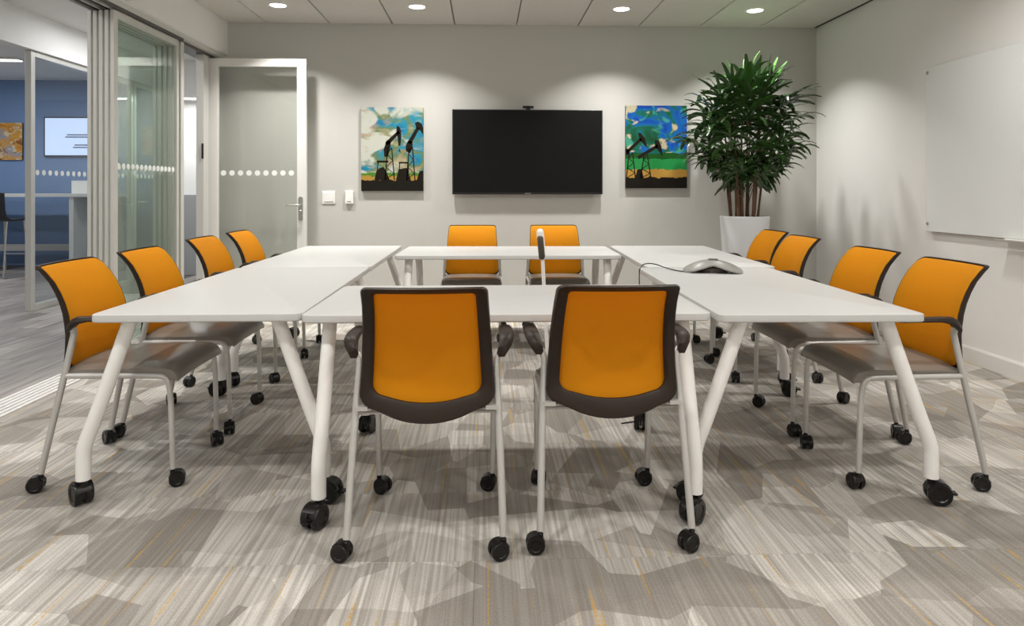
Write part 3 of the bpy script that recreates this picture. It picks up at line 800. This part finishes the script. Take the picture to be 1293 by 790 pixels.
def make_chair():
    root = empty('conference_chair')
    # --- orange back panel
    sh = back_shape(0.200, 0.222, 0.882, 0.440, 0.480, 0.022, 0.05)
    cx, cz = 0.0, 0.66
    rings = []
    for off, scs in ((0.010, (0.05, 0.2, 0.4, 0.6, 0.78, 0.9, 0.97, 1.0)), (0.0, (1.0, 0.9, 0.7, 0.45, 0.2, 0.05))):
        for s_ in scs:
            lp = []
            for x, z in sh:
                X, Z = cx + (x - cx) * s_, cz + (z - cz) * s_
                o_ = off if s_ < 0.999 else (0.007 if off else 0.001)
                lp.append((X, back_y(X, Z) + o_, Z))
            rings.append(lp)
    mb = MB(); mb.loops(rings)
    mb.build('backrest', M['orange'], root, True)
    # --- dark rear frame with a window
    outer = back_shape(0.2035, 0.2265, 0.888, 0.424, 0.468, 0.022, 0.05)
    inner = back_shape(0.164, 0.182, 0.866, 0.489, 0.510, 0.016, 0.04)
    def L_(shape, d): return [(x, back_y(x, z) + d, z) for x, z in shape]
    def mid(k): return [(o[0] + (i[0] - o[0]) * k, o[1] + (i[1] - o[1]) * k) for o, i in zip(outer, inner)]
    ls = [L_(outer, 0.006), L_(outer, -0.010), L_(mid(0.12), -0.021), L_(mid(0.75), -0.021), L_(inner, -0.012), L_(inner, -0.0006), L_(mid(0.5), -0.0006)]
    ls.append(L_(mid(0.2), -0.0006)); ls.append(L_(mid(0.10), 0.004)); ls.append(L_(outer, 0.006))
    MB().loops(ls, False, False).build('back_frame', M['dark_plastic'], root, True)
    # --- seat cushion
    def seat_prof(sh_, hx):
        top = [(0.070, 0.478), (0.15, 0.483), (0.26, 0.484), (0.37, 0.487), (0.44, 0.490), (0.485, 0.486), (0.515, 0.470), (0.530, 0.447), (0.528, 0.432)]
        bot = [(0.518, 0.428), (0.505, 0.440), (0.485, 0.452), (0.44, 0.458), (0.30, 0.456), (0.15, 0.454), (0.070, 0.454), (0.060, 0.464)]
        pts = [(y, z - sh_) for y, z in top] + [(y, z) for y, z in bot]
        return pts
    secs = []
    for x, dn, pull in ((-0.232, 0.020, 0.02), (-0.226, 0.009, 0.006), (-0.205, 0.002, 0), (-0.12, -0.002, 0), (0, -0.003, 0), (0.12, -0.002, 0), (0.205, 0.002, 0), (0.226, 0.009, 0.006), (0.232, 0.020, 0.02)):
        pts = seat_prof(dn if dn < 0.015 else 0.0, x)
        if dn >= 0.015:
            zc_ = 0.462
            pts = [(y - (pull if y > 0.3 else -pull), zc_ + (z - zc_) * 0.6 if y < 0.5 else z) for y, z in pts]
        else:
            pts = [(y - (pull if y > 0.3 else -pull), z) for y, z in pts]
        secs.append([(x, y, z) for y, z in pts])
    MB().loops(secs).build('seat', M['vinyl'], root, True)
    # --- legs: front leg runs on into the side rail under the seat
    for s in (-1, 1):
        MB().tube(chaikin([(s * 0.238, 0.082, 0.452), (s * 0.236, 0.26, 0.450), (s * 0.234, 0.42, 0.448), (s * 0.232, 0.478, 0.446), (s * 0.228, 0.492, 0.395), (s * 0.226, 0.497, 0.25), (s * 0.224, 0.500, 0.070)], 3), 0.0115, 10).build('leg', M['steel'], root, True)
        MB().tube(chaikin([(s * 0.253, 0.0, 0.070), (s * 0.246, 0.045, 0.28), (s * 0.238, 0.086, 0.47), (s * 0.230, 0.108, 0.59), (s * 0.230, 0.116, 0.625), (s * 0.252, 0.121, 0.648), (s * 0.259, 0.126, 0.658)], 3), 0.0125, 10).build('leg', M['steel'], root, True)
        # armrest: faceted horn that sweeps forward into a flat pad
        pad = []
        for y, xc, hw_, z, ht in ((0.104, 0.250, 0.0165, 0.644, 0.017), (0.128, 0.262, 0.0225, 0.664, 0.020), (0.152, 0.268, 0.026, 0.680, 0.015), (0.20, 0.270, 0.027, 0.686, 0.010), (0.29, 0.270, 0.026, 0.685, 0.009), (0.345, 0.268, 0.023, 0.682, 0.008), (0.362, 0.266, 0.014, 0.679, 0.005)):
            pad.append([(s * xc + hw_ * cx_, y, z + ht * cz_) for cx_, cz_ in ((-1, -0.2), (-0.75, 0.75), (-0.3, 1), (0.3, 1), (0.75, 0.75), (1, -0.2), (0.6, -1), (-0.6, -1))])
        MB().loops(pad).build('armrest', M['dark_plastic'], root, True)
        MB().box(min(s * 0.196, s * 0.236), max(s * 0.196, s * 0.236), 0.060, 0.084, 0.462, 0.476).build('back_bracket', M['steel'], root)
    MB().tube([(-0.235, 0.10, 0.4475), (0.235, 0.10, 0.4475)], 0.009, 8).build('crossbar', M['steel'], root, True)
    MB().tube([(-0.23, 0.41, 0.446), (0.23, 0.41, 0.446)], 0.009, 8).build('crossbar', M['steel'], root, True)
    for x, y in ((-0.253, 0.0), (0.253, 0.0), (-0.224, 0.5), (0.224, 0.5)):
        c = make_caster('caster', 0.0305, 0.0185, 0.009, 0.071)
        c.parent = root; c.location = (x, y, 0)
    return root

chair0 = make_chair(); index_tree(chair0)
G = 'orange-backed conference chairs'
CHAIRS = [(-0.190, 2.215, 0, 'orange chair facing the screen with its back to the open carpet, nearer the glass partition'),
          (0.439, 2.243, 0, 'orange chair facing the screen with its back to the open carpet, nearer the whiteboard'),
          (-1.757, 3.03, -90, 'orange chair along the glass partition, fourth from the open glass door'),
          (-1.750, 3.63, -90, 'orange chair along the glass partition, third from the open glass door'),
          (-1.785, 4.485, -90, 'orange chair along the glass partition, second from the open glass door'),
          (-1.780, 5.13, -90, 'orange chair along the glass partition, first from the open glass door'),
          (1.992, 2.88, 90, 'orange chair along the whiteboard wall, fourth from the potted palm'),
          (2.000, 3.48, 90, 'orange chair along the whiteboard wall, third from the potted palm'),
          (2.065, 4.41, 90, 'orange chair along the whiteboard wall, second from the potted palm'),
          (2.140, 5.03, 90, 'orange chair along the whiteboard wall, first from the potted palm'),
          (-0.100, 5.87, 180, 'orange chair under the wall screen, nearer the cloudy canvas'),
          (0.603, 5.87, 180, 'orange chair under the wall screen, nearer the potted palm')]
rc = random.Random(11)
for i, (x, y, rz, lab) in enumerate(CHAIRS):
    o = chair0 if i == 0 else copy_tree(chair0)
    o.location = (x, y, 0); o.rotation_euler = (0, 0, R(rz))
    tag(o, lab, 'chair', G)
    for c in [c for c in bpy.data.objects if c.parent == o and c.name.startswith('caster')]:
        c.rotation_euler = (0, 0, rc.uniform(0, 2 * PI))

# ================================================================== THINGS ON AND AMONG THE TABLES
# conference phone: arched three-lobed shell with a dark grille under the arch
ph = tag(empty('conference_phone', (1.285, 3.79, H_T + 0.0005), R(75)), 'grey three-lobed conference phone with a black cable on white table', 'phone')
def lobe(a_): return 0.100 + 0.075 * max(0.0, math.cos(1.5 * ((a_ + PI / 3) % (2 * PI / 3) - PI / 3))) ** 1.6
mb = MB(); loops = []
for f in (1.0, 0.97, 0.88, 0.72, 0.54, 0.36, 0.18, 0.03):
    lp = []
    for j in range(72):
        a_ = 2 * PI * j / 72; r = lobe(a_) * f; arm = (lobe(a_) - 0.1) / 0.075
        edge = 0.006 + 0.040 * (1 - arm) ** 0.8
        z = edge + (0.068 - edge) * (1 - f ** 2.0)
        lp.append((r * math.cos(a_), r * math.sin(a_), z))
    loops.append(lp)
mb.loops(loops, False, True)
low = [[(p[0], p[1], max(p[2] - 0.007, 0.0)) for p in loops[0]], [(p[0] * 0.9, p[1] * 0.9, max(p[2] - 0.008, 0.0)) for p in loops[1]]]
mb.loops([loops[0]] + low, False, True)
mb.build('shell', M['phone'], ph, True)
MB().lathe([(0.085, 0.0), (0.088, 0.022), (0.072, 0.036)], 40).build('speaker_grille', M['phone_dark'], ph, True)
MB().box(-0.03, 0.03, -0.03, 0.02, 0.0665, 0.0695).build('keypad', M['phone_dark'], ph)
cb = chaikin([(1.104, 3.742, 0.742), (1.085, 3.80, 0.739), (1.05, 3.93, 0.742), (1.01, 3.97, 0.758), (0.945, 3.93, 0.768), (0.885, 3.84, 0.760), (0.862, 3.76, 0.700), (0.856, 3.70, 0.60), (0.856, 3.66, 0.40), (0.86, 3.62, 0.10), (0.86, 3.60, 0.006), (0.85, 3.5, 0.004), (0.7, 3.45, 0.004)], 3)
tag(MB().tube(cb, 0.0032, 8).build('phone_cable', M['black'], None, True), 'thin black cable curving from conference phone over the table edge', 'cable')

# slim floor microphone standing inside the ring of tables
ms = tag(empty('microphone_stand', (0.37, 3.83, 0.0)), 'slim white floor stand with dark mesh microphone head inside the tables', 'microphone')
MB().lathe([(0.092, 0.0), (0.092, 0.008), (0.085, 0.013), (0.014, 0.018)], 36).build('base', M['black'], ms, True)
MB().tube([(0, 0, 0.014), (-0.040, 0, 0.80)], 0.0105, 12).build('pole', M['leg_white'], ms, True)
hp_ = MB()
ax0, ax1 = Vector((-0.0405, 0, 0.798)), Vector((-0.056, 0, 0.975))
hp_.tube([ax0.lerp(ax1, f) for f in (0, 0.03, 0.08, 0.15, 0.85, 0.92, 0.97, 1.0)], [0.010, 0.015, 0.0195, 0.021, 0.021, 0.0195, 0.015, 0.008], 16)
hp_.build('head_frame', M['leg_white'], ms, True)
gr_ = MB()
ax0b, ax1b = ax0.lerp(ax1, 0.03) + Vector((-0.003, -0.011, 0)), ax0.lerp(ax1, 0.78) + Vector((-0.003, -0.011, 0))
gr_.tube([ax0b.lerp(ax1b, f) for f in (0, 0.04, 0.1, 0.9, 0.96, 1.0)], [0.009, 0.015, 0.0182, 0.0182, 0.016, 0.011], 14)
gr_.build('mesh_grille', M['phone_dark'], ms, True)

# ================================================================== POTTED PALM
PX, PY = 2.335, 6.02
pot = tag(empty('potted_palm', (PX, PY, 0)), 'tall bushy lady palm in a white tapered pot in the corner', 'plant')
pz = 0.96
MB().loops([[(r * math.cos(2 * PI * j / 40), r * math.sin(2 * PI * j / 40), z) for j in range(40)]
            for r, z in ((0.150, 0.0), (0.155, 0.005), (0.205, 0.80), (0.213, pz - 0.02), (0.214, pz - 0.004), (0.211, pz), (0.200, pz), (0.197, pz - 0.006), (0.190, pz - 0.08))], True, False).build('pot', M['pot'], pot, True)
MB().lathe([(0.189, pz - 0.075), (0.186, pz - 0.058), (0.02, pz - 0.045)], 28).build('soil', M['soil'], pot, True)
rp = random.Random(5)
tops = []
for k in range(16):
    a_ = 2 * PI * k / 16 + rp.uniform(-0.2, 0.2); r0 = rp.uniform(0.05, 0.14); h = rp.uniform(0.60, 1.10)
    lean = rp.uniform(0.3, 1.1)
    p0 = Vector((r0 * math.cos(a_), r0 * math.sin(a_), pz - 0.07))
    p2 = Vector((r0 * math.cos(a_) * (1 + lean), r0 * math.sin(a_) * (1 + lean), pz + h))
    pm = (p0 + p2) / 2 + Vector((rp.uniform(-.015, .015), rp.uniform(-.015, .015), 0))
    path, rad = [], []
    for i in range(13):
        f = i / 12
        path.append(p0 * (1 - f) ** 2 + pm * 2 * f * (1 - f) + p2 * f * f)
        rad.append(0.0100 - 0.003 * f + (0.0018 if i % 2 else 0))
    MB().tube(path, rad, 8).build('cane', M['cane'], pot, True)
    tops.append((p0, pm, p2))

def leaflet(mb, base, d, up, ln, wd, droop):
    """one pleated strap leaf: 3-wide strip, V-folded, bending down towards its blunt tip"""
    side = d.cross(up).normalized(); rows = []
    p = base.copy(); dr = d.copy(); n = 6
    for i in range(n + 1):
        f = i / n
        wv = wd * (0.30 + 1.5 * f if f < 0.45 else 1.0 - 0.62 * ((f - 0.45) / 0.55) ** 2.2)
        nn = side.cross(dr).normalized()
        rows.append([p - side * wv / 2 + nn * wv * 0.16, p, p + side * wv / 2 + nn * wv * 0.16])
        p = p + dr * (ln / n)
        dr = (dr + Vector((0, 0, -1)) * droop / n * (0.4 + 1.4 * f)).normalized()
    vs = [q for r_ in rows for q in r_]; fs = []
    for i in range(n):
        o = i * 3; fs += [(o, o + 1, o + 4, o + 3), (o + 1, o + 2, o + 5, o + 4)]
    mb.add(vs, fs)

def frond(start, az, el, plen, ln, cnt, m, droop, spread=R(105)):
    d = Vector((math.cos(az) * math.cos(el), math.sin(az) * math.cos(el), math.sin(el)))
    mid_ = start + d * plen * 0.5
    hub = start + d * plen + Vector((0, 0, -0.10 * plen * math.cos(el)))
    mb = MB()
    mb.tube([start, mid_ + Vector((0, 0, 0.012)), hub], 0.0034, 6)
    pd = (hub - mid_).normalized()
    upv = Vector((0, 0, 1)); side = pd.cross(upv)
    if side.length < 0.15: side = Vector((-math.sin(az), math.cos(az), 0))
    side.normalize(); upn = side.cross(pd).normalized()
    for i in range(cnt):
        q = (-1 + 2 * i / (cnt - 1)) * spread + rp.uniform(-0.07, 0.07)
        dd = (pd * math.cos(q) + side * math.sin(q) + upn * rp.uniform(0.02, 0.25)).normalized()
        L2 = ln * (1.0 - 0.22 * abs(q) / spread) * rp.uniform(0.88, 1.1)
        leaflet(mb, hub, dd, upn, L2, rp.uniform(0.038, 0.060), droop * rp.uniform(0.7, 1.3))
    # keep the foliage out of the walls
    lim_y, lim_x = YB - 0.02 - PY, XR - 0.03 - PX
    mb.v = [(min(x_, lim_x), min(y_, lim_y), z_) for x_, y_, z_ in mb.v]
    o = mb.build('frond', m, pot)
    o.data.polygons.foreach_set('use_smooth', [True] * len(o.data.polygons))
for k in range(118):
    # leaf hubs fill a rounded crown; petioles rise from the canes inside it
    az = k * 2.39996 + rp.uniform(-0.25, 0.25)
    v = rp.uniform(-1, 1)
    rr = math.sqrt(max(0.0, 1 - v * v)) * rp.uniform(0.55, 1.0)
    hub_ = Vector((0.48 * rr * math.cos(az), 0.46 * rr * math.sin(az), pz + 0.74 + 0.42 * v))
    s = Vector((hub_.x * 0.30, hub_.y * 0.30, hub_.z - rp.uniform(0.06, 0.20) - 0.04))
    dv = hub_ - s
    el = math.atan2(dv.z, math.hypot(dv.x, dv.y))
    frond(s, az, el, dv.length, rp.uniform(0.25, 0.37), rp.choice((4, 5, 6, 7)), M['leaf'] if rp.random() < 0.86 else M['leaf_new'], rp.uniform(0.9, 2.0) - 0.5 * v)
for az_, el_, ln_ in ((-0.4, 72, 0.30), (0.3, 62, 0.30), (-1.2, 76, 0.26), (2.6, 66, 0.28), (-2.2, 70, 0.27)):
    p2 = max(tops, key=lambda q: q[2].z)[2]
    frond(Vector((p2.x * 0.5 + 0.05 * math.cos(az_), p2.y * 0.5, pz + 0.98)), az_, R(el_), 0.20, ln_, 7, M['leaf_new'], 0.25, R(80))
